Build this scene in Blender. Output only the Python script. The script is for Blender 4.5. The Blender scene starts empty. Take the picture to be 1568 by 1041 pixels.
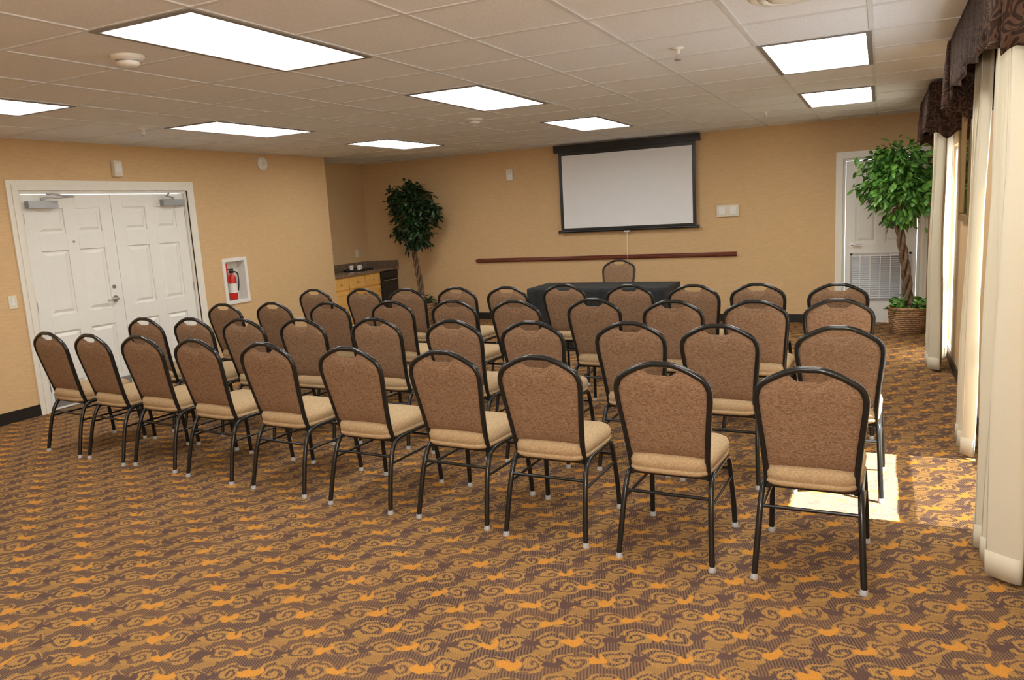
import bpy, math, random
from mathutils import Vector, Matrix
random.seed(7)
S = 0.91      # model units -> metres
H = 2.66      # ceiling height (model units)
XL, XR, YF, YB = -7.40, 0.65, 11.10, -2.2
XA = -8.05    # alcove wall
YA = 9.30
scn = bpy.context.scene
col = scn.collection

# ------------------------------------------------------------------ materials
def mat(name, c, rough=0.6, metal=0.0, var=0.06, scale=8.0, bump=0.0, bscale=60.0, spec=None, sheen=0):
    m = bpy.data.materials.new(name); m.use_nodes = True
    nt = m.node_tree; b = nt.nodes['Principled BSDF']
    b.inputs['Roughness'].default_value = rough
    b.inputs['Metallic'].default_value = metal
    if spec is not None: b.inputs['Specular IOR Level'].default_value = spec
    tc = nt.nodes.new('ShaderNodeTexCoord')
    nz = nt.nodes.new('ShaderNodeTexNoise'); nz.inputs['Scale'].default_value = scale
    nz.inputs['Detail'].default_value = 3
    nt.links.new(tc.outputs['Object'], nz.inputs['Vector'])
    r = nt.nodes.new('ShaderNodeValToRGB')
    r.color_ramp.elements[0].position = 0.3; r.color_ramp.elements[1].position = 0.7
    r.color_ramp.elements[0].color = (*[x*(1-var) for x in c], 1)
    r.color_ramp.elements[1].color = (*[min(1, x*(1+var)) for x in c], 1)
    nt.links.new(nz.outputs['Fac'], r.inputs['Fac'])
    nt.links.new(r.outputs['Color'], b.inputs['Base Color'])
    if bump > 0:
        n2 = nt.nodes.new('ShaderNodeTexNoise'); n2.inputs['Scale'].default_value = bscale
        nt.links.new(tc.outputs['Object'], n2.inputs['Vector'])
        bp = nt.nodes.new('ShaderNodeBump'); bp.inputs['Strength'].default_value = bump
        bp.inputs['Distance'].default_value = 0.01
        nt.links.new(n2.outputs['Fac'], bp.inputs['Height'])
        nt.links.new(bp.outputs['Normal'], b.inputs['Normal'])
    return m

def emis(name, c, s):
    m = bpy.data.materials.new(name); m.use_nodes = True
    nt = m.node_tree; nt.nodes.clear()
    e = nt.nodes.new('ShaderNodeEmission'); e.inputs['Color'].default_value = (*c, 1)
    e.inputs['Strength'].default_value = s
    o = nt.nodes.new('ShaderNodeOutputMaterial'); nt.links.new(e.outputs[0], o.inputs[0])
    return m

class NG:
    def __init__(s, nt): s.nt = nt
    def m(s, op, a, b=None, c=None):
        n = s.nt.nodes.new('ShaderNodeMath'); n.operation = op
        for i, x in enumerate((a, b, c)):
            if x is None: continue
            if isinstance(x, (int, float)): n.inputs[i].default_value = x
            else: s.nt.links.new(x, n.inputs[i])
        return n.outputs[0]
    def step(s, x, a, b):
        n = s.nt.nodes.new('ShaderNodeMapRange'); n.interpolation_type = 'SMOOTHSTEP'
        s.nt.links.new(x, n.inputs[0]); n.inputs[1].default_value = a; n.inputs[2].default_value = b
        return n.outputs[0]
    def mix(s, f, a, b):
        n = s.nt.nodes.new('ShaderNodeMix'); n.data_type = 'RGBA'
        if isinstance(f, (int, float)): n.inputs[0].default_value = f
        else: s.nt.links.new(f, n.inputs[0])
        for i, x in ((6, a), (7, b)):
            if isinstance(x, tuple): n.inputs[i].default_value = (*x, 1)
            else: s.nt.links.new(x, n.inputs[i])
        return n.outputs[2]

def carpet():
    m = bpy.data.materials.new('carpet_scroll_pattern'); m.use_nodes = True
    nt = m.node_tree; b = nt.nodes['Principled BSDF']; g = NG(nt)
    b.inputs['Roughness'].default_value = 0.95; b.inputs['Specular IOR Level'].default_value = 0.1
    tc = nt.nodes.new('ShaderNodeTexCoord')
    nz = nt.nodes.new('ShaderNodeTexNoise'); nz.inputs['Scale'].default_value = 11
    nt.links.new(tc.outputs['Object'], nz.inputs['Vector'])
    sep = nt.nodes.new('ShaderNodeSeparateXYZ'); nt.links.new(tc.outputs['Object'], sep.inputs[0])
    sn = nt.nodes.new('ShaderNodeSeparateColor'); nt.links.new(nz.outputs['Color'], sn.inputs[0])
    ra = math.radians(24)
    X0 = g.m('ADD', g.m('MULTIPLY', sep.outputs[0], math.cos(ra)), g.m('MULTIPLY', sep.outputs[1], math.sin(ra)))
    Y0 = g.m('SUBTRACT', g.m('MULTIPLY', sep.outputs[1], math.cos(ra)), g.m('MULTIPLY', sep.outputs[0], math.sin(ra)))
    x = g.m('ADD', X0, g.m('MULTIPLY', g.m('SUBTRACT', sn.outputs[0], .5), .085))
    y = g.m('ADD', Y0, g.m('MULTIPLY', g.m('SUBTRACT', sn.outputs[1], .5), .085))
    px = g.m('DIVIDE', x, .168); py = g.m('DIVIDE', y, .146)
    def cell(px, py, off):
        row = g.m('FLOOR', py)
        par = g.m('FLOORED_MODULO', row, 2)
        qx = g.m('ADD', g.m('ADD', px, g.m('MULTIPLY', par, .5)), off)
        cp = g.m('FLOORED_MODULO', g.m('ADD', g.m('FLOOR', qx), g.m('FLOOR', g.m('DIVIDE', row, 2))), 2)
        lx = g.m('SUBTRACT', g.m('FRACT', qx), .5); ly = g.m('SUBTRACT', g.m('FRACT', py), .5)
        r = g.m('SQRT', g.m('ADD', g.m('MULTIPLY', lx, lx), g.m('MULTIPLY', ly, ly)))
        a = g.m('ARCTAN2', ly, lx)
        return lx, ly, r, a, cp
    lx, ly, r, a, par = cell(px, py, 0)
    sp = g.m('SINE', g.m('ADD', g.m('MULTIPLY', r, 28), a))
    spm = g.m('MULTIPLY', g.step(sp, -.45, .05), g.step(g.m('MULTIPLY', r, -1), -.49, -.44))
    # crescent shaped leaves between the scrolls
    def blob(off, rowoff, cut, rad):
        lx2, ly2, r2, a2, p2 = cell(px, g.m('ADD', py, rowoff), off)
        u = g.m('ADD', g.m('MULTIPLY', lx2, .82), g.m('MULTIPLY', ly2, .57))
        v = g.m('SUBTRACT', g.m('MULTIPLY', ly2, .82), g.m('MULTIPLY', lx2, .57))
        e = g.m('SQRT', g.m('ADD', g.m('MULTIPLY', g.m('MULTIPLY', u, u), .6), g.m('MULTIPLY', g.m('MULTIPLY', v, v), 1.2)))
        e = g.m('ADD', e, g.m('MULTIPLY', g.m('SINE', g.m('ADD', g.m('MULTIPLY', u, 22), 1)), .02))
        inn = g.step(g.m('MULTIPLY', e, -1), -rad-.015, -rad+.015)
        sx = g.m('SUBTRACT', u, cut); sy = g.m('SUBTRACT', v, cut)
        ce = g.m('SQRT', g.m('ADD', g.m('MULTIPLY', sx, sx), g.m('MULTIPLY', sy, sy)))
        return g.m('MULTIPLY', inn, g.step(ce, .08, .11)), p2
    leaf, p2 = blob(.5, 0, .11, .215)
    cloud, p3 = blob(.25, .5, -.12, .21)
    ribs = g.step(g.m('SINE', g.m('MULTIPLY', g.m('ADD', sep.outputs[0], g.m('MULTIPLY', sep.outputs[1], .35)), 480)), -.3, .3)
    big = nt.nodes.new('ShaderNodeTexNoise'); big.inputs['Scale'].default_value = 3.0
    nt.links.new(tc.outputs['Object'], big.inputs['Vector'])
    base = g.mix(ribs, (.090, .050, .034), (.18, .115, .078))
    gold = g.mix(ribs, (.42, .235, .072), (.31, .17, .055))
    c = g.mix(g.m('MULTIPLY', spm, .9), base, gold)
    c = g.mix(g.m('MULTIPLY', cloud, .8), c, g.mix(p3, g.mix(ribs, (.085, .048, .038), (.15, .10, .080)), (.33, .185, .06)))
    warm = g.step(big.outputs['Fac'], .4, .6)
    c = g.mix(g.m('MULTIPLY', warm, .15), c, (.30, .155, .055))
    c = g.mix(leaf, c, g.mix(p2, (.52, .235, .042), (.105, .062, .050)))
    fine = nt.nodes.new('ShaderNodeTexNoise'); fine.inputs['Scale'].default_value = 260
    nt.links.new(tc.outputs['Object'], fine.inputs['Vector'])
    mul = nt.nodes.new('ShaderNodeMix'); mul.data_type = 'RGBA'; mul.blend_type = 'MULTIPLY'; mul.inputs[0].default_value = .7
    nt.links.new(c, mul.inputs[6])
    rr = nt.nodes.new('ShaderNodeValToRGB'); rr.color_ramp.elements[0].color = (.55, .55, .55, 1); rr.color_ramp.elements[1].color = (1.3, 1.3, 1.3, 1)
    rr.color_ramp.elements[0].position = .3; rr.color_ramp.elements[1].position = .7
    nt.links.new(fine.outputs['Fac'], rr.inputs[0]); nt.links.new(rr.outputs[0], mul.inputs[7])
    nt.links.new(mul.outputs[2], b.inputs['Base Color'])
    bp = nt.nodes.new('ShaderNodeBump'); bp.inputs['Strength'].default_value = .3; bp.inputs['Distance'].default_value = .004
    nt.links.new(fine.outputs['Fac'], bp.inputs['Height']); nt.links.new(bp.outputs['Normal'], b.inputs['Normal'])
    return m

def fabric(name, c0, c1, sx, sz, dist, rib=0.0):
    m = bpy.data.materials.new(name); m.use_nodes = True
    nt = m.node_tree; b = nt.nodes['Principled BSDF']; g = NG(nt)
    b.inputs['Roughness'].default_value = .85; b.inputs['Specular IOR Level'].default_value = .2
    tc = nt.nodes.new('ShaderNodeTexCoord')
    mp = nt.nodes.new('ShaderNodeMapping'); mp.inputs['Scale'].default_value = (sx, sx, sz)
    nt.links.new(tc.outputs['Object'], mp.inputs[0])
    nz = nt.nodes.new('ShaderNodeTexNoise'); nz.inputs['Scale'].default_value = 1; nz.inputs['Detail'].default_value = 1
    nz.inputs['Distortion'].default_value = dist
    nt.links.new(mp.outputs[0], nz.inputs['Vector'])
    w = g.m('SINE', g.m('MULTIPLY', nz.outputs['Fac'], 38))
    f = g.step(w, -.4, .5)
    c = g.mix(f, c0, c1)
    nt.links.new(c, b.inputs['Base Color'])
    bp = nt.nodes.new('ShaderNodeBump'); bp.inputs['Strength'].default_value = .35; bp.inputs['Distance'].default_value = .003
    nt.links.new(f, bp.inputs['Height']); nt.links.new(bp.outputs['Normal'], b.inputs['Normal'])
    return m

def leafmat(name, c0, c1):
    m = bpy.data.materials.new(name); m.use_nodes = True
    nt = m.node_tree; b = nt.nodes['Principled BSDF']
    b.inputs['Roughness'].default_value = .42
    g = nt.nodes.new('ShaderNodeNewGeometry')
    r = nt.nodes.new('ShaderNodeValToRGB'); r.color_ramp.elements[0].color = (*c0, 1); r.color_ramp.elements[1].color = (*c1, 1)
    nt.links.new(g.outputs['Random Per Island'], r.inputs[0]); nt.links.new(r.outputs[0], b.inputs['Base Color'])
    return m

def wood(name, c0, c1, rough=.35, sc=(2, 2, 30)):
    m = bpy.data.materials.new(name); m.use_nodes = True
    nt = m.node_tree; b = nt.nodes['Principled BSDF']; b.inputs['Roughness'].default_value = rough
    tc = nt.nodes.new('ShaderNodeTexCoord'); mp = nt.nodes.new('ShaderNodeMapping'); mp.inputs['Scale'].default_value = sc
    nz = nt.nodes.new('ShaderNodeTexNoise'); nz.inputs['Scale'].default_value = 1.5; nz.inputs['Detail'].default_value = 5
    r = nt.nodes.new('ShaderNodeValToRGB'); r.color_ramp.elements[0].color = (*c0, 1); r.color_ramp.elements[1].color = (*c1, 1)
    r.color_ramp.elements[0].position = .3; r.color_ramp.elements[1].position = .7
    nt.links.new(tc.outputs['Object'], mp.inputs[0]); nt.links.new(mp.outputs[0], nz.inputs[0]); nt.links.new(nz.outputs[0], r.inputs[0]); nt.links.new(r.outputs[0], b.inputs['Base Color'])
    return m

def wallpaper():
    m = bpy.data.materials.new('wallpaper_tan'); m.use_nodes = True
    nt = m.node_tree; b = nt.nodes['Principled BSDF']; g = NG(nt)
    b.inputs['Roughness'].default_value = .6; b.inputs['Specular IOR Level'].default_value = .25
    tc = nt.nodes.new('ShaderNodeTexCoord')
    mp = nt.nodes.new('ShaderNodeMapping'); mp.inputs['Scale'].default_value = (14, 14, 90)
    nt.links.new(tc.outputs['Object'], mp.inputs[0])
    nz = nt.nodes.new('ShaderNodeTexNoise'); nz.inputs['Scale'].default_value = 1; nz.inputs['Detail'].default_value = 4
    nt.links.new(mp.outputs[0], nz.inputs[0])
    c = g.mix(g.step(nz.outputs[0], .3, .7), (.62, .425, .225), (.67, .47, .255))
    nt.links.new(c, b.inputs['Base Color'])
    bp = nt.nodes.new('ShaderNodeBump'); bp.inputs['Strength'].default_value = .12; bp.inputs['Distance'].default_value = .004
    nt.links.new(nz.outputs[0], bp.inputs['Height']); nt.links.new(bp.outputs['Normal'], b.inputs['Normal'])
    return m

def cloth_trans(name, c, trans, transp):
    m = bpy.data.materials.new(name); m.use_nodes = True
    nt = m.node_tree; b = nt.nodes['Principled BSDF']; o = nt.nodes['Material Output']
    tc = nt.nodes.new('ShaderNodeTexCoord'); nz = nt.nodes.new('ShaderNodeTexNoise'); nz.inputs['Scale'].default_value = 150
    nt.links.new(tc.outputs['Object'], nz.inputs[0])
    r = nt.nodes.new('ShaderNodeValToRGB'); r.color_ramp.elements[0].color = (*[x*.93 for x in c], 1); r.color_ramp.elements[1].color = (*c, 1)
    nt.links.new(nz.outputs[0], r.inputs[0]); nt.links.new(r.outputs[0], b.inputs['Base Color'])
    b.inputs['Roughness'].default_value = .8; b.inputs['Specular IOR Level'].default_value = .2
    t = nt.nodes.new('ShaderNodeBsdfTranslucent'); t.inputs[0].default_value = (*c, 1)
    mx = nt.nodes.new('ShaderNodeMixShader'); mx.inputs[0].default_value = trans
    nt.links.new(b.outputs[0], mx.inputs[1]); nt.links.new(t.outputs[0], mx.inputs[2])
    out = mx
    if transp > 0:
        tp = nt.nodes.new('ShaderNodeBsdfTransparent'); m2 = nt.nodes.new('ShaderNodeMixShader'); m2.inputs[0].default_value = transp
        nt.links.new(mx.outputs[0], m2.inputs[1]); nt.links.new(tp.outputs[0], m2.inputs[2]); out = m2
    nt.links.new(out.outputs[0], o.inputs[0])
    return m

def glassmat():
    m = bpy.data.materials.new('window_glass'); m.use_nodes = True
    nt = m.node_tree; nt.nodes.clear()
    o = nt.nodes.new('ShaderNodeOutputMaterial'); t = nt.nodes.new('ShaderNodeBsdfTransparent'); g = nt.nodes.new('ShaderNodeBsdfGlossy')
    g.inputs['Roughness'].default_value = .02
    mx = nt.nodes.new('ShaderNodeMixShader'); mx.inputs[0].default_value = .06
    nt.links.new(t.outputs[0], mx.inputs[1]); nt.links.new(g.outputs[0], mx.inputs[2]); nt.links.new(mx.outputs[0], o.inputs[0])
    return m

M_carpet = carpet(); M_wall = wallpaper()
M_ceil = mat('ceiling_tile', (.76, .79, .83), .95, var=.05, scale=70, bump=.35, bscale=90)
M_grid = mat('ceiling_grid_white', (.66, .68, .70), .5)
M_black = mat('black_baseboard', (.012, .011, .010), .45)
M_white = mat('painted_white', (.80, .80, .76), .4, var=.015)
M_trim = mat('door_trim_cream', (.78, .76, .68), .4, var=.015)
M_metal = mat('brushed_metal', (.55, .55, .55), .3, 1.0)
M_grey = mat('closer_grey', (.36, .37, .38), .4, .6)
M_frame = mat('chair_frame_bronze', (.013, .014, .014), .24, .1)
M_glide = mat('plastic_glide', (.38, .39, .40), .3)
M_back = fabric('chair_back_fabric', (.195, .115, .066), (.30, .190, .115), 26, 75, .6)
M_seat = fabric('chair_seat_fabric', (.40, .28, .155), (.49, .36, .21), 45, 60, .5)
M_lens = emis('troffer_lens', (1.0, .98, .93), 12.0)
M_tfr = mat('troffer_frame_recess_shade', (.22, .21, .20), .5)  # frame coloured dark to stand in for recess shade around the lens
M_cream = cloth_trans('curtain_cream', (.78, .72, .56), .18, 0)
M_sheer = cloth_trans('sheer_white', (.92, .88, .78), .6, .15)
M_dim_sheer = cloth_trans('sun_dimming_sheer', (.90, .87, .80), .3, .34)
M_val = fabric('valance_brown', (.030, .016, .011), (.085, .048, .032), 14, 14, 1.2)
M_scr = mat('projection_white', (.80, .82, .85), .7, var=.01)
M_blk = mat('black_plastic', (.015, .015, .016), .35)
M_rail = wood('mahogany', (.10, .020, .010), (.19, .045, .020), .3, (2, 30, 30))
M_cab = wood('honey_maple', (.72, .39, .09), (.84, .50, .15), .35, (20, 4, 3))
M_cnt = mat('granite_counter', (.20, .14, .10), .25, var=.6, scale=60)
M_cloth = mat('black_tablecloth', (.010, .012, .014), .75, bump=.1)
M_bark = mat('bark', (.16, .10, .06), .85, var=.4, scale=30, bump=.5, bscale=40)
M_leafD = leafmat('leaf_dark', (.006, .020, .006), (.025, .065, .015))
M_leafL = leafmat('leaf_bright', (.02, .09, .01), (.16, .38, .06))
M_bask = mat('wicker', (.34, .19, .09), .7, var=.5, scale=45, bump=.4, bscale=70)
M_soil = mat('soil_moss', (.05, .04, .02), .95, var=.4, scale=40)
M_gold = mat('picture_frame_gold', (.25, .15, .05), .4, .5)
M_mirror = mat('mirror_glass', (.7, .7, .7), .05, 1.0, var=0)
M_red = mat('extinguisher_red', (.60, .02, .015), .3)
M_glass = glassmat()
M_plate = mat('switch_plate', (.72, .68, .56), .4, var=.01)

# ------------------------------------------------------------------ mesh builder
class MB:
    def __init__(s): s.v = []; s.f = []; s.mi = []; s.sm = []
    def add(s, vs, fs, mi=0, smooth=False):
        o = len(s.v); s.v += [tuple(v) for v in vs]
        for f in fs: s.f.append(tuple(i+o for i in f)); s.mi.append(mi); s.sm.append(smooth)
    def box(s, x0, x1, y0, y1, z0, z1, mi=0):
        v = [(x0,y0,z0),(x1,y0,z0),(x1,y1,z0),(x0,y1,z0),(x0,y0,z1),(x1,y0,z1),(x1,y1,z1),(x0,y1,z1)]
        s.add(v, [(0,3,2,1),(4,5,6,7),(0,1,5,4),(1,2,6,5),(2,3,7,6),(3,0,4,7)], mi)
    def tube(s, pts, r, mi=0, seg=8, closed=False, cap=True):
        pts = [Vector(p) for p in pts]; n = len(pts)
        rs = r if isinstance(r, (list, tuple)) else [r]*n
        up = None; rings = []
        for i, p in enumerate(pts):
            if closed: t = pts[(i+1) % n]-pts[i-1]
            else: t = pts[min(i+1, n-1)]-pts[max(i-1, 0)]
            t.normalize()
            if up is None:
                up = Vector((0,0,1)) if abs(t.z) < .9 else Vector((1,0,0))
            a = (up - t*up.dot(t)).normalized(); up = a; b = t.cross(a)
            rings.append([p + (a*math.cos(2*math.pi*k/seg)+b*math.sin(2*math.pi*k/seg))*rs[i] for k in range(seg)])
        s.rings(rings, mi, True, closed, cap)
    def rings(s, rings, mi=0, smooth=True, closed=False, cap=True):
        seg = len(rings[0]); n = len(rings)
        vs = [v for r in rings for v in r]; fs = []
        for i in range(n if closed else n-1):
            j = (i+1) % n
            for k in range(seg):
                l = (k+1) % seg
                fs.append((i*seg+k, i*seg+l, j*seg+l, j*seg+k))
        s.add(vs, fs, mi, smooth)
        if cap and not closed:
            s.add(rings[0], [tuple(range(seg-1, -1, -1))], mi, False)
            s.add(rings[-1], [tuple(range(seg))], mi, False)
    def lathe(s, prof, c=(0,0,0), mi=0, seg=16, cap=True):
        s.rings([[(c[0]+r*math.cos(2*math.pi*k/seg), c[1]+r*math.sin(2*math.pi*k/seg), c[2]+z) for k in range(seg)] for r, z in prof], mi, True, False, cap)
    def grid(s, fn, nu, nv, mi=0, smooth=True, flip=False):
        vs = [fn(i/nu, j/nv) for j in range(nv+1) for i in range(nu+1)]; fs = []
        for j in range(nv):
            for i in range(nu):
                a = j*(nu+1)+i; q = (a, a+1, a+nu+2, a+nu+1)
                fs.append(q[::-1] if flip else q)
        s.add(vs, fs, mi, smooth)
    def mesh(s, name, mats):
        me = bpy.data.meshes.new(name); me.from_pydata(s.v, [], s.f)
        for m in mats: me.materials.append(m)
        me.polygons.foreach_set('material_index', s.mi); me.polygons.foreach_set('use_smooth', s.sm)
        me.update(); return me
    def obj(s, name, mats, loc=(0,0,0), rz=0, bevel=0):
        o = bpy.data.objects.new(name, s.mesh(name, mats)); col.objects.link(o)
        o.location = loc; o.rotation_euler = (0, 0, rz)
        if bevel:
            b = o.modifiers.new('bevel', 'BEVEL'); b.width = bevel; b.segments = 2; b.limit_method = 'ANGLE'
            b.angle_limit = math.radians(50)
        return o

def smooth_path(pts, n=6, closed=False):
    P = [Vector(p) for p in pts]; out = []
    N = len(P)
    for i in range(N-1):
        p0 = P[max(i-1, 0)]; p1 = P[i]; p2 = P[i+1]; p3 = P[min(i+2, N-1)]
        for k in range(n):
            t = k/n
            out.append(.5*((2*p1)+(-p0+p2)*t+(2*p0-5*p1+4*p2-p3)*t*t+(-p0+3*p1-3*p2+p3)*t**3))
    out.append(P[-1]); return out

def interp(x, tab):
    for (a, b), (c, d) in zip(tab, tab[1:]):
        if x <= c: return b+(d-b)*max(0, (x-a))/(c-a)
    return tab[-1][1]

# ------------------------------------------------------------------ room shell
T = .15
def wallseg(name, axis, c0, c1, a0, a1, holes, z1=H):
    b = MB()
    def bx(p, q, z0, zz):
        if q-p < 1e-5 or zz-z0 < 1e-5: return
        if axis == 'y': b.box(c0, c1, p, q, z0, zz)
        else: b.box(p, q, c0, c1, z0, zz)
    cur = a0
    for h in sorted(holes):
        bx(cur, h[0], 0, z1); bx(h[0], h[1], 0, h[2]); bx(h[0], h[1], h[3], z1); cur = h[1]
    bx(cur, a1, 0, z1)
    return b.obj(name, [M_wall])

W1 = (4.24, 5.50, .12, 2.12); W2 = (8.55, 9.40, .12, 2.12)
D1 = (4.70, 6.70, 0, 2.17)
FE = (7.15, 7.49, .79, 1.30)
D2 = (-.45, .46, 0, 2.15)
wallseg('wall_left', 'y', XL-T, XL, YB, YA, [D1, FE])
wallseg('wall_alcove_return', 'x', YA-T, YA, XA, XL-T, [])
wallseg('wall_alcove', 'y', XA-T, XA, YA-T, YF, [])
wallseg('wall_front', 'x', YF, YF+T, XA-T, XR+T, [D2])
wallseg('wall_right', 'y', XR, XR+T, YB, YF, [W1, W2])
wallseg('wall_back', 'x', YB-T, YB, XL-T, XR+T, [])
b = MB(); b.box(XA-T, XR+T, YB-T, YF+T, -.1, 0); b.obj('floor', [M_carpet])
b = MB(); b.box(XA-T, XR+T, YB-T, YF+T, H, H+.1); b.obj('ceiling', [M_ceil])

# baseboards
b = MB(); b.box(XL, XL+.012, YB, D1[0]-.1, 0, .11); b.box(XL, XL+.012, D1[1]+.1, YA, 0, .11); b.obj('baseboard_left', [M_black])
b = MB(); b.box(XL-.05, D2[0]-.09, YF-.012, YF, 0, .11); b.box(D2[1]+.09, XR, YF-.012, YF, 0, .11); b.obj('baseboard_front', [M_black])
b = MB(); b.box(XR-.012, XR, YB, YF-.012, 0, .11); b.obj('baseboard_right', [M_black])
b = MB(); b.box(XL, XR, YB, YB+.012, 0, .11); b.obj('baseboard_back', [M_black])

# ceiling grid
GX0, GDX = -.07, .66; GY0, GDY = 2.60, .67
b = MB(); hw = .014
lights = []
for i in (0, 4, 8):
    for y in (GY0-4*GDY, GY0, GY0+4*GDY, GY0+8*GDY):  # first row is out of view, added to light foreground and chair backs
        x1 = GX0-i*GDX; lights.append((x1-GDX, x1, y, y+2*GDY))
k = -1
while True:
    x = GX0-k*GDX
    if x < XA: break
    ya = YB if x > XL else YA
    if x < XR: b.box(x-hw, x+hw, ya, YF, H-.006, H)
    k += 1
for k in range(-8, 14):
    y = GY0+k*GDY
    if YB < y < YF:
        xl = XL if y < YA else XA
        segs = [(xl, XR)]
        for L in lights:
            if abs((L[2]+L[3])/2-y) < .05:
                ns = []
                for s0, s1 in segs:
                    if s0 < L[0] and s1 > L[1]: ns += [(s0, L[0]), (L[1], s1)]
                    else: ns.append((s0, s1))
                segs = ns
        for s0, s1 in segs: b.box(s0, s1, y-hw, y+hw, H-.0055, H)
b.box(XL, XL+.02, YB, YA, H-.006, H); b.box(XR-.02, XR, YB, YF, H-.006, H); b.box(XA, XR, YF-.02, YF, H-.006, H)
b.obj('ceiling_grid', [M_grid])

for (x0, x1, y0, y1) in lights:
    b = MB(); cx, cy = (x0+x1)/2, (y0+y1)/2; w, l = (x1-x0)/2, (y1-y0)/2
    fw = .032
    for (a0, a1, c0, c1) in ((-w, w, -l, -l+fw), (-w, w, l-fw, l), (-w, -w+fw, -l+fw, l-fw), (w-fw, w, -l+fw, l-fw)):
        b.box(a0, a1, c0, c1, -.012, -.0005, 0)
    b.box(-w+fw, w-fw, -l+fw, l-fw, -.006, -.001, 1)
    b.obj('ceiling_light_panel', [M_tfr, M_lens], (cx, cy, H))

# round air diffuser
b = MB()
b.lathe([(.001, -.002), (.165, -.002), (.17, -.008), (.16, -.014), (.13, -.010)], mi=0, seg=32, cap=False)
b.lathe([(.125, -.006), (.125, -.018), (.10, -.024), (.09, -.012)], mi=0, seg=32, cap=False)
b.lathe([(.08, -.006), (.08, -.022), (.04, -.03), (.001, -.03)], mi=0, seg=32, cap=False)
b.obj('ceiling_air_vent', [M_white, M_tfr], (-.43, 4.10, H))

def detector(x, y):
    b = MB(); b.lathe([(.085, 0), (.088, -.012), (.075, -.022), (.06, -.024), (.062, -.03), (.058, -.045), (.04, -.055), (.012, -.058), (.001, -.058)], mi=0, seg=24)
    b.lathe([(.063, -.026), (.063, -.034)], mi=1, seg=24, cap=False)
    b.obj('smoke_detector', [M_white, M_grey], (x, y, H-.001))
detector(-3.70, 3.07); detector(-3.72, 7.1)
def sprinkler(x, y):
    b = MB(); b.lathe([(.04, 0), (.036, -.008), (.014, -.010), (.012, -.035), (.008, -.04), (.001, -.04)], mi=0, seg=14)
    b.tube([(.012, 0, -.03), (.018, 0, -.05), (.004, 0, -.07)], .003, 1, 6); b.tube([(-.012, 0, -.03), (-.018, 0, -.05), (-.004, 0, -.07)], .003, 1, 6)
    b.lathe([(.001, -.069), (.024, -.070), (.024, -.073), (.001, -.074)], mi=1, seg=14)
    b.obj('fire_sprinkler', [M_white, M_metal], (x, y, H-.001))
for p in ((-1.16, 5.0), (-6.13, 5.15), (-1.18, 9.28), (-5.0, 9.6), (-3.8, 1.0)): sprinkler(*p)

# ------------------------------------------------------------------ doors (local: width x, front -y)
def leaf(b, x0, x1, z0, z1, y, grille=False):
    w = x1-x0; st = w*.14; mid = w*.13
    pw = (w-2*st-mid)/2
    h = z1-z0
    rows = [(.10, .36), (.44, .74), (.82, .935)]
    if grille: rows = [(.50, .74), (.82, .935)]
    dp = .016
    b.box(x0, x1, y+dp, y+.045, z0, z1, 0)
    zs = [z0]
    for r0, r1 in rows: zs += [z0+r0*h, z0+r1*h]
    zs.append(z1)
    b.box(x0, x0+st, y, y+dp, z0, z1, 0); b.box(x1-st, x1, y, y+dp, z0, z1, 0); b.box(x0+st+pw, x0+st+pw+mid, y, y+dp, z0, z1, 0)
    for k in (0, 1):
        a0 = x0+st+k*(pw+mid); a1 = a0+pw
        for i in range(0, len(zs), 2): b.box(a0, a1, y, y+dp, zs[i], zs[i+1], 0)
        for i in range(1, len(zs)-1, 2):
            c0, c1 = zs[i], zs[i+1]; t = .022; q = .05; yy = y+dp
            vs = [(a0+t, yy, c0+t), (a1-t, yy, c0+t), (a1-t, yy, c1-t), (a0+t, yy, c1-t),
                  (a0+q, y+.003, c0+q), (a1-q, y+.003, c0+q), (a1-q, y+.003, c1-q), (a0+q, y+.003, c1-q)]
            b.add(vs, [(4, 5, 6, 7), (0, 1, 5, 4), (1, 2, 6, 5), (2, 3, 7, 6), (3, 0, 4, 7)], 0)
def casing(b, x0, x1, z1, y, w=.10):
    for i, (ww, yy) in enumerate(((w, -.018), (w*.55, -.028))):
        b.box(x0-ww, x0, y+yy, y, 0, z1+ww, 2); b.box(x1, x1+ww, y+yy, y, 0, z1+ww, 2)
        b.box(x0, x1, y+yy, y, z1, z1+ww, 2)
def lever(b, x, z, y, d):
    b.tube([(x, y, z), (x, y-.008, z)], .036, 1, 16)
    b.tube([(x, y, z), (x, y-.055, z)], .011, 1, 10)
    b.tube(smooth_path([(x, y-.05, z), (x+d*.03, y-.056, z+.004), (x+d*.12, y-.052, z-.004)], 5), .011, 1, 10)

b = MB(); w = (D1[1]-D1[0])
g = .006
jt = .03
b.box(0, jt, .0, .12, 0, D1[3], 2); b.box(w-jt, w, .0, .12, 0, D1[3], 2); b.box(jt, w-jt, .0, .12, D1[3]-jt, D1[3], 2)
casing(b, 0, w, D1[3], 0)
leaf(b, jt+g, w/2-g/2, .01, D1[3]-jt-g, .02)
leaf(b, w/2+g/2, w-jt-g, .01, D1[3]-jt-g, .02)
lever(b, w/2-.10, 1.03, .02, -1)
b.tube([(w/2-.10, .02, 1.16), (w/2-.10, .008, 1.16)], .022, 1, 14)
b.tube([(w/4+.02, .02, 1.66), (w/4+.02, .012, 1.66)], .012, 3, 10)
for c, d in ((.22, 1), (w-.22, -1)):
    b.box(c-.15, c+.15, -.045, .02, D1[3]-.17, D1[3]-.10, 3)
    b.tube([(c, -.03, D1[3]-.10), (c, -.03, D1[3]-.075)], .015, 3, 8)
    b.tube([(c, -.03, D1[3]-.078), (c+d*.23, -.19, D1[3]-.07)], .009, 3, 6)
    b.tube([(c+d*.23, -.19, D1[3]-.07), (c+d*.05, -.03, D1[3]-.03)], .009, 3, 6)
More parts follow.
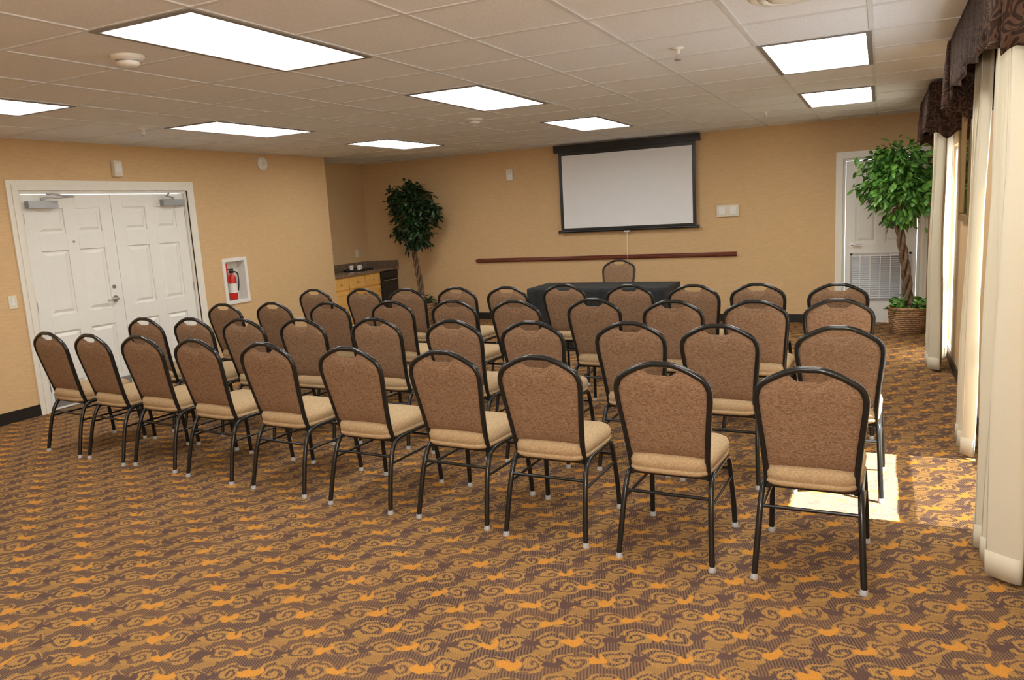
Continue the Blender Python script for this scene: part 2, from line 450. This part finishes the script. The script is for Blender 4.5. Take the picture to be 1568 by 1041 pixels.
for q0, q1 in ((jt+.04, w/2-.04), (w/2+.04, w-jt-.04)):
    b.box(q0, q1, .0165, .02, .03, .18, 3)
for x in (jt+.005, w-jt-.005):
    for z in (.25, 1.05, 1.9): b.tube([(x, .012, z-.05), (x, .012, z+.05)], .009, 1, 8)
b.obj('door_1', [M_white, M_metal, M_trim, M_grey], (XL, D1[0], 0), math.pi/2, .003)

b = MB(); w = D2[1]-D2[0]
b.box(0, jt, .0, .12, 0, D2[3], 2); b.box(w-jt, w, .0, .12, 0, D2[3], 2); b.box(jt, w-jt, .0, .12, D2[3]-jt, D2[3], 2)
casing(b, 0, w, D2[3], 0, .085)
leaf(b, jt+g, w-jt-g, .01, D2[3]-jt-g, .02, True)
lever(b, jt+.08, 1.03, .02, 1)
gx0, gx1, gz0, gz1 = .10, w-.09, .30, .92
for (p, q, u, v) in ((gx0, gx1, gz0, gz0+.025), (gx0, gx1, gz1-.025, gz1), (gx0, gx0+.025, gz0, gz1), (gx1-.025, gx1, gz0, gz1)):
    b.box(p, q, .004, .02, u, v, 3)
b.box(gx0+.025, gx1-.025, .0185, .0195, gz0+.025, gz1-.025, 1)
n = 20
for i in range(n):
    z = gz0+.03+(gz1-gz0-.065)*i/n
    vs = [(gx0+.02, .006, z), (gx1-.02, .006, z), (gx1-.02, .018, z+.022), (gx0+.02, .018, z+.022)]
    vs2 = [(a, y_+.002, z_) for a, y_, z_ in vs]
    b.add(vs+vs2, [(0, 1, 2, 3), (7, 6, 5, 4), (0, 4, 5, 1), (2, 6, 7, 3)], 3)
for i in range(1, 6):
    x = gx0+(gx1-gx0)*i/6; b.box(x-.006, x+.006, .003, .006, gz0+.02, gz1-.02, 0)
b.obj('door_2', [M_white, M_metal, M_trim, M_grey], (D2[0], YF, 0), 0, .003)

# ------------------------------------------------------------------ windows
ZM = .95
def window(name, W):
    y0, y1, z0, z1 = W; b = MB(); f = .035
    x0, x1 = XR+.045, XR+.105
    b.box(x0, x1, y0, y0+f, z0, z1); b.box(x0, x1, y1-f, y1, z0, z1); b.box(x0, x1, y0+f, y1-f, z0, z0+f); b.box(x0, x1, y0+f, y1-f, z1-f, z1)
    b.box(x0, x1, y0+f, y1-f, ZM, ZM+.04)
    b.box(x0+.028, x0+.032, y0+f, y1-f, z0+f, ZM, 1); b.box(x0+.028, x0+.032, y0+f, y1-f, ZM+.04, z1-f, 1)
    b.obj(name, [M_white, M_glass], (0, 0, 0), 0)
window('window_1', W1); window('window_2', W2)

def drape(name, m, y0, y1, z0, z1, xc, amp, folds, thick=.008, flare=.0, ph=0.0, lean=0.0):
    b = MB(); n = folds*14
    def fn(u, v):
        z = z0+(z1-z0)*v
        a = amp*(1.0-.35*v)
        yc = (y0+y1)/2; sp = 1+flare*(1-v)
        y = yc+(y0+(y1-y0)*u-yc)*sp
        p = u*folds*2*math.pi+ph
        x = xc+lean*(1-v)+a*math.sin(p+.25*math.sin(3*v+u*4))*(.8+.2*math.sin(u*9+2))+.006*math.sin(9*v+u*11)
        y += .25*(y1-y0)/folds*math.sin(2*p)*.4
        return (x, y, z)
    b.grid(fn, n, 28, 0, True)
    b.grid(lambda u, v: (fn(u, v*.045)[0]-.006, fn(u, v*.045)[1], fn(u, v*.045)[2]), n, 2, 0, True)
    o = b.obj(name, [m]); s = o.modifiers.new('solidify', 'SOLIDIFY'); s.thickness = thick; s.offset = 0
    return o
drape('curtain_panel', M_cream, 3.66, 4.20, .02, 2.50, .490, .075, 4, flare=.06, ph=1.0, lean=.015)
drape('curtain_panel', M_cream, 5.44, 5.90, .02, 2.50, .555, .05, 3, ph=2.5, lean=-.02)
drape('curtain_panel', M_cream, 8.10, 8.56, .02, 2.50, .49, .07, 3, ph=2.5)
drape('curtain_panel', M_cream, 9.38, 9.62, .02, 2.50, .53, .05, 2, ph=2.5)
drape('sheer_curtain', M_sheer, 8.58, 9.37, .03, 2.48, .60, .02, 10, .003)
drape('added_lower_sheer', M_dim_sheer, 4.25, 5.42, .15, ZM, .670, .006, 14, .002)  # sheer added over the lower sash to dim the sun patch near the wall

def valance(y0, y1):
    b = MB(); xf = .385; zt = 2.635
    L = y1-y0
    def bot(u):
        return 2.27-.10*max(0, 1-min(u, 1-u)/.12)+.05*math.sin(min(1, max(0, (u)))*math.pi*3)**2
    def fn(u, v):
        zb = bot(u); z = zb+(zt-zb)*v
        return (xf+.012*math.sin(u*L*22)*(1-v), y0+L*u, z)
    b.grid(fn, int(L*50), 8, 0, True)
    for yy, u in ((y0, 0), (y1, 1)):
        b.grid(lambda p, v: (xf+(XR-.002-xf)*p+.0, yy+.01*math.sin(p*14)*(1-v), bot(u)+.03*math.sin(p*9)+(zt-bot(u)-.03*math.sin(p*9))*v), 12, 6, 0, True)
    b.box(xf+.005, XR-.002, y0+.005, y1-.005, zt-.02, zt-.005, 0)
    for yc in (y0+.09, y1-.09):
        for k in range(3):
            yy = yc+(k-1)*.05
            b.tube([(xf-.006, yy, zt-.01), (xf-.014, yy, 2.4), (xf-.012, yy, bot(.02)+.03)], [.012, .022, .03], 0, 8)
    o = b.obj('window_valance', [M_val]); s = o.modifiers.new('solidify', 'SOLIDIFY'); s.thickness = .006
valance(3.40, 5.98); valance(8.0, 9.72)

# framed mirror on the right wall
b = MB(); y0, y1, z0, z1 = 7.0, 7.85, 1.42, 2.36
f = .06
for (p, q, u, v) in ((y0, y1, z0, z0+f), (y0, y1, z1-f, z1), (y0, y0+f, z0+f, z1-f), (y1-f, y1, z0+f, z1-f)):
    b.box(XR-.035, XR-.001, p, q, u, v, 0)
b.box(XR-.015, XR-.002, y0+f, y1-f, z0+f, z1-f, 1)
b.obj('framed_wall_mirror', [M_gold, M_mirror], bevel=.008)

# ------------------------------------------------------------------ projection screen
b = MB(); yw = YF-.07
xa, xb = -4.43, -2.30
b.box(xa, xb, yw-.045, yw+.045, 2.545, 2.64, 0)
b.box(xa-.02, xa, yw-.05, yw+.05, 2.54, 2.645, 0); b.box(xb, xb+.02, yw-.05, yw+.05, 2.54, 2.645, 0)
b.box(xa+.04, xb-.04, yw-.012, yw-.008, 1.37, 2.55, 0)
b.box(xa+.09, xb-.09, yw-.0135, yw-.012, 1.415, 2.49, 1)
b.tube([(xa+.02, yw-.01, 1.365), (xb-.02, yw-.01, 1.365)], .02, 0, 10)
b.tube([(xa+.0, yw-.01, 1.365), (xa+.02, yw-.01, 1.365)], .026, 0, 10); b.tube([(xb-.02, yw-.01, 1.365), (xb, yw-.01, 1.365)], .026, 0, 10)
b.tube([(-3.36, yw-.01, 1.345), (-3.36, yw-.01, .80)], .004, 1, 6)
b.box(-3.40, -3.32, yw-.02, yw, 1.33, 1.35, 1)
b.box(xa+.1, xa+.2, yw+.04, YF, 2.57, 2.62, 0); b.box(xb-.2, xb-.1, yw+.04, YF, 2.57, 2.62, 0)
b.obj('projection_screen', [M_blk, M_scr], bevel=.003)

b = MB(); b.box(-5.92, -1.80, YF-.02, YF-.001, .925, .99, 0); b.box(-5.92, -1.80, YF-.05, YF-.02, .94, .955, 0); b.box(-5.92, -1.80, YF-.055, YF-.047, .94, .975, 0)
b.box(-2.07, -2.0, YF-.07, YF-.05, .93, .98, 0)
b.obj('wooden_wall_rail', [M_rail], bevel=.004)

b = MB(); b.box(-.05, .05, -.045, 0, -.085, .085, 0); b.box(-.035, .035, -.055, -.045, .01, .07, 1); b.box(-.03, .03, -.05, -.045, -.06, -.02, 0)
b.obj('fire_alarm_strobe', [M_white, M_plate], (-5.24, YF-.001, 2.28), 0, .006)
b = MB(); b.box(-.15, .15, -.03, 0, -.08, .08, 0); b.box(-.12, -.03, -.038, -.03, -.055, .055, 1); b.box(.03, .12, -.038, -.03, -.055, .055, 1)
b.obj('wall_control_panel', [M_plate, M_white], (-1.92, YF-.001, 1.56), 0, .005)
b = MB(); b.box(-.05, .05, -.05, 0, -.085, .085, 0); b.box(-.035, .035, -.056, -.05, -.04, .06, 1)
b.obj('wall_motion_sensor', [M_plate, M_white], (XL+.001, 5.80, 2.40), math.pi/2, .006)
b = MB(); b.tube([(0, 0, 0), (0, -.02, 0)], .09, 0, 24); b.tube([(0, -.02, 0), (0, -.04, 0)], [.075, .055], 1, 24); b.tube([(0, -.04, 0), (0, -.05, 0)], .03, 0, 16)
b.obj('round_wall_speaker', [M_plate, M_white], (XL+.001, 8.0, 2.52), math.pi/2)
def plate(name, loc, rz):
    b = MB(); b.box(-.04, .04, -.008, 0, -.062, .062, 0); b.box(-.014, .014, -.013, -.008, -.03, -.004, 1); b.box(-.014, .014, -.013, -.008, .006, .032, 1)
    b.obj(name, [M_plate, M_white], loc, rz, .002)
plate('light_switch_plate', (XL+.001, 4.50, 1.13), math.pi/2)
plate('outlet_plate', (XA+.001, 10.75, 1.16), math.pi/2)
plate('outlet_plate', (XR-.001, 6.7, .42), -math.pi/2)

# ------------------------------------------------------------------ extinguisher cabinet
b = MB(); w = FE[1]-FE[0]; z0, z1 = FE[2], FE[3]
for (p, q, u, v) in ((-.035, w+.035, z0-.035, z0+.01), (-.035, w+.035, z1-.01, z1+.035), (-.035, .01, z0+.01, z1-.01), (w-.01, w+.035, z0+.01, z1-.01)):
    b.box(p, q, -.02, .0, u, v, 0)
b.box(.0, .008, 0, .12, z0, z1, 0); b.box(w-.008, w, 0, .12, z0, z1, 0); b.box(0, w, 0, .12, z0, z0+.008, 0); b.box(0, w, 0, .12, z1-.008, z1, 0); b.box(0, w, .115, .12, z0, z1, 0)
b.lathe([(.001, .012), (.048, .014), (.052, .03), (.052, .27), (.045, .31), (.02, .335), (.016, .36), (.001, .36)], (w/2, .06, z0), 1, 16)
b.lathe([(.0535, .10), (.0535, .22)], (w/2, .06, z0), 0, 16, False)
b.box(w/2-.02, w/2+.02, .04, .08, z0+.35, z0+.385, 2); b.box(w/2-.06, w/2+.03, .052, .068, z0+.39, z0+.405, 2)
b.tube(smooth_path([(w/2+.02, .06, z0+.37), (w/2+.09, .05, z0+.34), (w/2+.085, .04, z0+.22), (w/2+.075, .05, z0+.12)], 5), .009, 2, 8)
b.box(.012, .055, .002, .006, z1-.26, z1-.03, 1)
b.obj('fire_extinguisher_cabinet', [M_white, M_red, M_blk], (XL, FE[0], 0), math.pi/2, .002)

# ------------------------------------------------------------------ alcove counter
b = MB(); xf = -7.47; y0, y1 = YA+.001, YF-.014; za = .90; yb = 10.57
b.box(XA+.001, xf-.02, y0, yb, .10, za-.04, 0)
b.box(XA+.001, xf-.06, y0, y1, 0, .10, 1)
nd = 3; dw = (yb-y0)/nd
for i in range(nd):
    p, q = y0+i*dw+.012, y0+(i+1)*dw-.012
    b.box(xf-.02, xf, p, q, .66, .84, 0)
    b.box(xf-.02, xf-.006, p, q, .12, .64, 0)
    for (u0, u1, v0, v1) in ((p, q, .12, .18), (p, q, .58, .64), (p, p+.06, .18, .58), (q-.06, q, .18, .58)): b.box(xf-.006, xf, u0, u1, v0, v1, 0)
    b.tube([(xf, (p+q)/2, .75), (xf+.03, (p+q)/2, .75)], .012, 2, 8)
    b.tube([(xf, q-.04, .55), (xf+.03, q-.04, .55)], .012, 2, 8)
b.box(XA+.001, xf-.02, yb+.01, y1, .10, za-.045, 1); b.box(xf-.02, xf, yb+.02, y1-.01, .12, .72, 1); b.box(xf-.02, xf+.004, yb+.02, y1-.01, .74, .845, 1)
b.tube([(xf+.03, yb+.06, .70), (xf+.03, y1-.05, .70)], .008, 2, 8)
b.box(XA+.001, xf+.03, y0, y1, za-.04, za, 3)
b.box(XA+.001, XA+.022, y0, y1, za, za+.11, 3); b.box(XA+.022, xf+.03, y1-.02, y1, za, za+.11, 3)
b.obj('kitchenette_counter', [M_cab, M_blk, M_metal, M_cnt], bevel=.003)
b = MB(); b.box(-.16, .16, -.20, .20, 0, .015, 0); b.box(-.16, -.15, -.20, .20, .015, .03, 0); b.box(.15, .16, -.20, .20, .015, .03, 0)
for cx, cy in ((-.07, -.1), (.06, -.08), (0, .06)): b.lathe([(.028, .016), (.036, .09), (.033, .09), (.026, .02), (.001, .02)], (cx, cy, 0), 1, 14)
b.obj('serving_tray_with_cups', [M_blk, M_white], (-7.74, 10.35, za+.001), .1)

# ------------------------------------------------------------------ presentation table with cloth
b = MB(); tx0, tx1, ty0, ty1 = -3.98, -2.22, 8.74, 9.44
def per(off, wav, z, n=220):
    pts = []; w = tx1-tx0; d = ty1-ty0; P = 2*(w+d)
    for i in range(n):
        s = P*i/n; o = off+wav*math.sin(2*math.pi*i/n*34)+wav*.6*math.sin(2*math.pi*i/n*13+1)
        if s < w: p = (tx0+s, ty0-o)
        elif s < w+d: p = (tx1+o, ty0+s-w)
        elif s < 2*w+d: p = (tx1-(s-w-d), ty1+o)
        else: p = (tx0-o, ty1-(s-2*w-d))
        pts.append((*p, z))
    return pts
b.rings([per(.035, .014, .012), per(.028, .013, .25), per(.018, .010, .50), per(.008, .004, .70), per(.004, 0, .745), per(-.006, 0, .752)], 0, True, False, True)
b.obj('draped_presentation_table', [M_cloth])

# ------------------------------------------------------------------ banquet chair
def chair_mesh():
    b = MB()
    yb = lambda z: .105*max(0, min(1.1, (.985-z)/.485))**1.15 if z < .985 else 0
    half = [(.188, .40), (.190, .50), (.200, .62), (.213, .74), (.221, .82), (.219, .868), (.198, .908), (.150, .940), (.095, .966), (.045, .980)]
    pts = [(x, (yb(z) if z > .45 else .135), z) for x, z in half]
    full = pts + [(0, yb(.981), .981)] + [(-x, y, z) for x, y, z in pts[::-1]]
    b.tube(smooth_path(full, 5), .0145, 0, 10)
    for s in (1, -1):
        p = [(s*.228, .0, .022), (s*.222, .02, .12), (s*.214, .055, .27), (s*.208, .10, .375), (s*.205, .16, .415), (s*.205, .30, .42),
             (s*.205, .44, .418), (s*.207, .50, .39), (s*.212, .525, .30), (s*.220, .545, .15), (s*.224, .555, .022)]
        b.tube(smooth_path(p, 5), .0140, 0, 10)
        for q in ((s*.228, 0), (s*.224, .555)):
            b.lathe([(.013, .026), (.015, .024), (.016, .012), (.018, .009), (.018, 0)], (q[0], q[1], 0), 1, 12)
        b.tube([(s*.213, .06, .285), (s*.213, .528, .285)], .0075, 0, 8)
    for y, z in ((.075, .325), (.527, .33), (.14, .405), (.46, .41)):
        b.tube([(-.211, y, z), (.211, y, z)], .009, 0, 8)
    # back pad, with the hand-hold dip under the crown
    top = [(0, .926), (.044, .926), (.062, .932), (.078, .950), (.092, .957), (.12, .945), (.155, .926), (.19, .896), (.209, .855)]
    wtab = [(.0, .178), (.50, .180), (.62, .190), (.74, .203), (.82, .210), (1, .210)]
    nu, nv = 44, 16; zb = .515
    def pad(sgn, base):
        def fn(u, v):
            uu = (u*2-1); ax = abs(uu)*.209
            zt = interp(ax, top); z = zb+(zt-zb)*v
            x = uu*interp(z, wtab)
            e = (1-abs(uu)**6)*(1-abs(2*v-1)**8)
            return (x, yb(z)+sgn*(.004+(base-.004)*max(0, e)**.5), z)
        return fn
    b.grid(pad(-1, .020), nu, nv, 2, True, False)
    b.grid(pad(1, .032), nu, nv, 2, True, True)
    for side in range(4):
        f1, f2 = pad(-1, .02), pad(1, .032); n = nu
        def fn(u, v, side=side):
            a, c = ((u, 0), (u, 1), (0, u), (1, u))[side]
            return (f1 if v < .5 else f2)(a, c)
        b.grid(fn, n, 1, 2, True)
    def ring(ins, z, n=56):
        out = []
        for k in range(n):
            a = 2*math.pi*k/n; ca, sa = math.cos(a), math.sin(a); e = .36
            y = .305+(.235-ins)*math.copysign(abs(sa)**e, sa)
            wx = .203+.018*((y-.07)/.47)
            x = (wx-ins)*math.copysign(abs(ca)**e, ca)
            zz = z
            if y > .50 and z > .46: zz = z-.012*((y-.5)/.04)
            out.append((x, y, zz))
        return out
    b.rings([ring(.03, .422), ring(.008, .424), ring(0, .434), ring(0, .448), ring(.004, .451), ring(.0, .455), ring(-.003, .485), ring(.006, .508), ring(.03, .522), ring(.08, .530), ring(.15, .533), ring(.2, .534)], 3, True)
    b.box(-.19, .19, .11, .50, .405, .423, 0)
    return b.mesh('banquet_chair', [M_frame, M_glide, M_back, M_seat])
CH = chair_mesh()
rows = [
 [(-.258,3.40),(-.904,3.41),(-1.552,3.47),(-2.14,3.52),(-2.79,3.54),(-3.48,3.60),(-4.14,3.65),(-4.76,3.72),(-5.30,3.73),(-5.85,3.77)],
 [(-.192,4.53),(-.85,4.545),(-1.41,4.60),(-2.08,4.585),(-2.69,4.60),(-3.39,4.66),(-4.03,4.59),(-4.60,4.55),(-5.17,4.56),(-5.70,4.53)],
 [(-.25,5.74),(-.80,5.67),(-1.40,5.68),(-2.07,5.80),(-2.715,5.69),(-3.31,5.70),(-3.92,5.66),(-4.55,5.57),(-5.21,5.57),(-5.74,5.47)],
 [(-.30,6.76),(-.94,6.82),(-1.48,6.77),(-2.08,6.82),(-2.77,6.93),(-3.31,6.77),(-3.87,6.75),(-4.42,6.67),(-5.00,6.71),(-5.64,6.69)]]
for ri, row in enumerate(rows):
    for i, (x, y) in enumerate(row):
        o = bpy.data.objects.new('banquet_chair', CH); col.objects.link(o)
        o.location = (x, y, 0)
        o.rotation_euler = (0, 0, math.radians((-6 if ri == 0 else -3)*i/9+random.uniform(-1.5, 1.5)))
o = bpy.data.objects.new('banquet_chair', CH); col.objects.link(o); o.location = (-3.19, 10.06, 0); o.rotation_euler = (0, 0, math.pi)

# ------------------------------------------------------------------ ficus trees
def leafgeo(b, p, d, L, W, mi, roll):
    d = d.normalized(); side = d.cross(Vector((0, 0, 1)))
    if side.length < .1: side = Vector((1, 0, 0))
    side.normalize(); side = (Matrix.Rotation(roll, 3, d) @ side); nrm = side.cross(d)
    v = [p, p+d*L*.35+side*W-nrm*W*.25, p+d*L*.75+side*W*.6-nrm*W*.3, p+d*L-nrm*W*.45, p+d*L*.75-side*W*.6-nrm*W*.3, p+d*L*.35-side*W-nrm*W*.25, p+d*L*.4+nrm*W*.12]
    b.add(v, [(0, 6, 1), (1, 6, 2), (2, 6, 3), (3, 6, 4), (4, 6, 5), (5, 6, 0)], mi, False)

def tree(name, x, y, trunk_h, cz, rx, rz, leafm, nleaf, L, off=(0, 0), ymul=.85, seed=1, bound=None, tr=.021, ncl=70, spread=.07):
    R = random.Random(seed); b = MB()
    b.lathe([(.13, 0), (.146, .01), (.178, .10), (.193, .20), (.198, .30), (.188, .30), (.18, .26), (.001, .26)], (0, 0, 0), 3, 28, False)
    for j in range(13):
        z = .012+j*.024; rr = interp(z, [(0, .14), (.1, .184), (.2, .198), (.33, .205)])
        n = 64
        b.tube([((rr+.005*math.sin(16*2*math.pi*k/n+(j % 2)*math.pi))*math.cos(2*math.pi*k/n), (rr+.005*math.sin(16*2*math.pi*k/n+(j % 2)*math.pi))*math.sin(2*math.pi*k/n), z) for k in range(n)], .012, 1, 6, True)
    b.tube([(.208*math.cos(2*math.pi*k/40), .208*math.sin(2*math.pi*k/40), .318) for k in range(40)], .017, 1, 8, True)
    for k in range(3):
        pts = []
        for i in range(41):
            t = i/40; a = t*math.pi*4.5+k*2*math.pi/3; rr = tr*1.35*(1-.25*t)
            pts.append((off[0]*t+rr*math.cos(a)+.02*math.sin(t*5), off[1]*t+rr*math.sin(a), .25+(trunk_h-.25)*t))
        b.tube(pts, [tr*(1-.3*i/40) for i in range(41)], 0, 8)
    c = Vector((off[0], off[1], cz)); base = Vector((off[0], off[1], trunk_h-.03))
    clusters = []
    for i in range(ncl):
        while True:
            v = Vector((R.uniform(-1, 1), R.uniform(-1, 1), R.uniform(-1, 1)))
            if .25 < v.length < 1: break
        w = 1.0 if v.z > -.2 else .85
        p = c+Vector((v.x*rx*w, v.y*rx*ymul*w, v.z*rz))
        clusters.append(p)
        if i % 2 == 0:
            mid = (base+p)/2+Vector((0, 0, .08))
            b.tube(smooth_path([base, mid, p], 3), [.010, .009, .008, .006, .005, .004, .003], 0, 5)
    for i in range(nleaf):
        cp = R.choice(clusters)
        p = cp+Vector((R.gauss(0, spread), R.gauss(0, spread), R.gauss(0, spread)))
        out = (p-c); out.z *= .3
        d = out.normalized()*R.uniform(.2, .9)+Vector((R.uniform(-.6, .6), R.uniform(-.6, .6), R.uniform(-1.0, .1)))
        if bound is not None:
            if p.x > bound: p.x = bound-R.uniform(0, .1)
            if p.x + d.normalized().x*L > bound: d.x = -abs(d.x)*.3
        leafgeo(b, p, d, L*R.uniform(.7, 1.2), L*R.uniform(.22, .32), 2, R.uniform(-.8, .8))
    for i in range(150):
        a = R.uniform(0, 2*math.pi); rr = R.uniform(.04, .21)
        p = Vector((rr*math.cos(a), rr*math.sin(a), .31+R.uniform(0, .13)-(.06 if rr > .19 else 0)))
        d = Vector((math.cos(a), math.sin(a), R.uniform(-.6, .5)))
        leafgeo(b, p, d, .085*R.uniform(.7, 1.2), .028, 2, R.uniform(-.8, .8))
    b.obj(name, [M_bark, M_bask, leafm, M_soil], (x, y, 0))
tree('potted_ficus_tree', .32, 10.30, 1.50, 1.80, .41, .41, M_leafL, 2100, .105, (-.12, .0), .68, seed=3, bound=.25, tr=.028, ncl=64, spread=.065)
tree('potted_ficus_tree', -6.72, 10.60, 1.25, 1.74, .40, .50, M_leafD, 2300, .10, (-.06, .0), .75, seed=11, tr=.026, ncl=48, spread=.06)

# ------------------------------------------------------------------ lights
sun = bpy.data.lights.new('sun', 'SUN'); sun.energy = 55; sun.angle = math.radians(.6); sun.color = (1, .97, .90)
so = bpy.data.objects.new('sun', sun); col.objects.link(so)
el = math.radians(60); d = Vector((-math.cos(el), .0, -math.sin(el)))
so.rotation_euler = d.to_track_quat('-Z', 'Y').to_euler(); so.location = (6, 5, 9)
fl = bpy.data.lights.new('camera_flash', 'POINT'); fl.energy = 140; fl.shadow_soft_size = .05; fl.color = (1, .98, .96)
fo = bpy.data.objects.new('camera_flash', fl); col.objects.link(fo); fo.location = (0, -.05, 1.86)
w = bpy.data.worlds.new('sky'); scn.world = w; w.use_nodes = True
w.node_tree.nodes['Background'].inputs[0].default_value = (.88, .94, 1, 1); w.node_tree.nodes['Background'].inputs[1].default_value = 4.0

# ------------------------------------------------------------------ camera
Yw = Vector((565, 228, -1176)).normalized()
Zw = Vector((-400, 6980, 1176)).normalized(); Zw = (Zw-Yw*Zw.dot(Yw)).normalized()
Xw = Yw.cross(Zw)
R = Matrix((Xw, Yw, Zw))
cd = bpy.data.cameras.new('camera'); cd.lens = 27.0; cd.sensor_width = 36; cd.sensor_fit = 'HORIZONTAL'; cd.clip_start = .05
co = bpy.data.objects.new('camera', cd); col.objects.link(co)
co.matrix_world = Matrix.Translation((0, 0, 1.71)) @ R.to_4x4()
scn.camera = co
bpy.context.view_layer.update()

# scale everything to metres
for o in list(col.objects):
    if o.parent is None:
        o.location = o.location*S
        if o.type == 'MESH': o.scale = (S, S, S)
scn.view_settings.view_transform = 'Standard'
scn.view_settings.look = 'None'
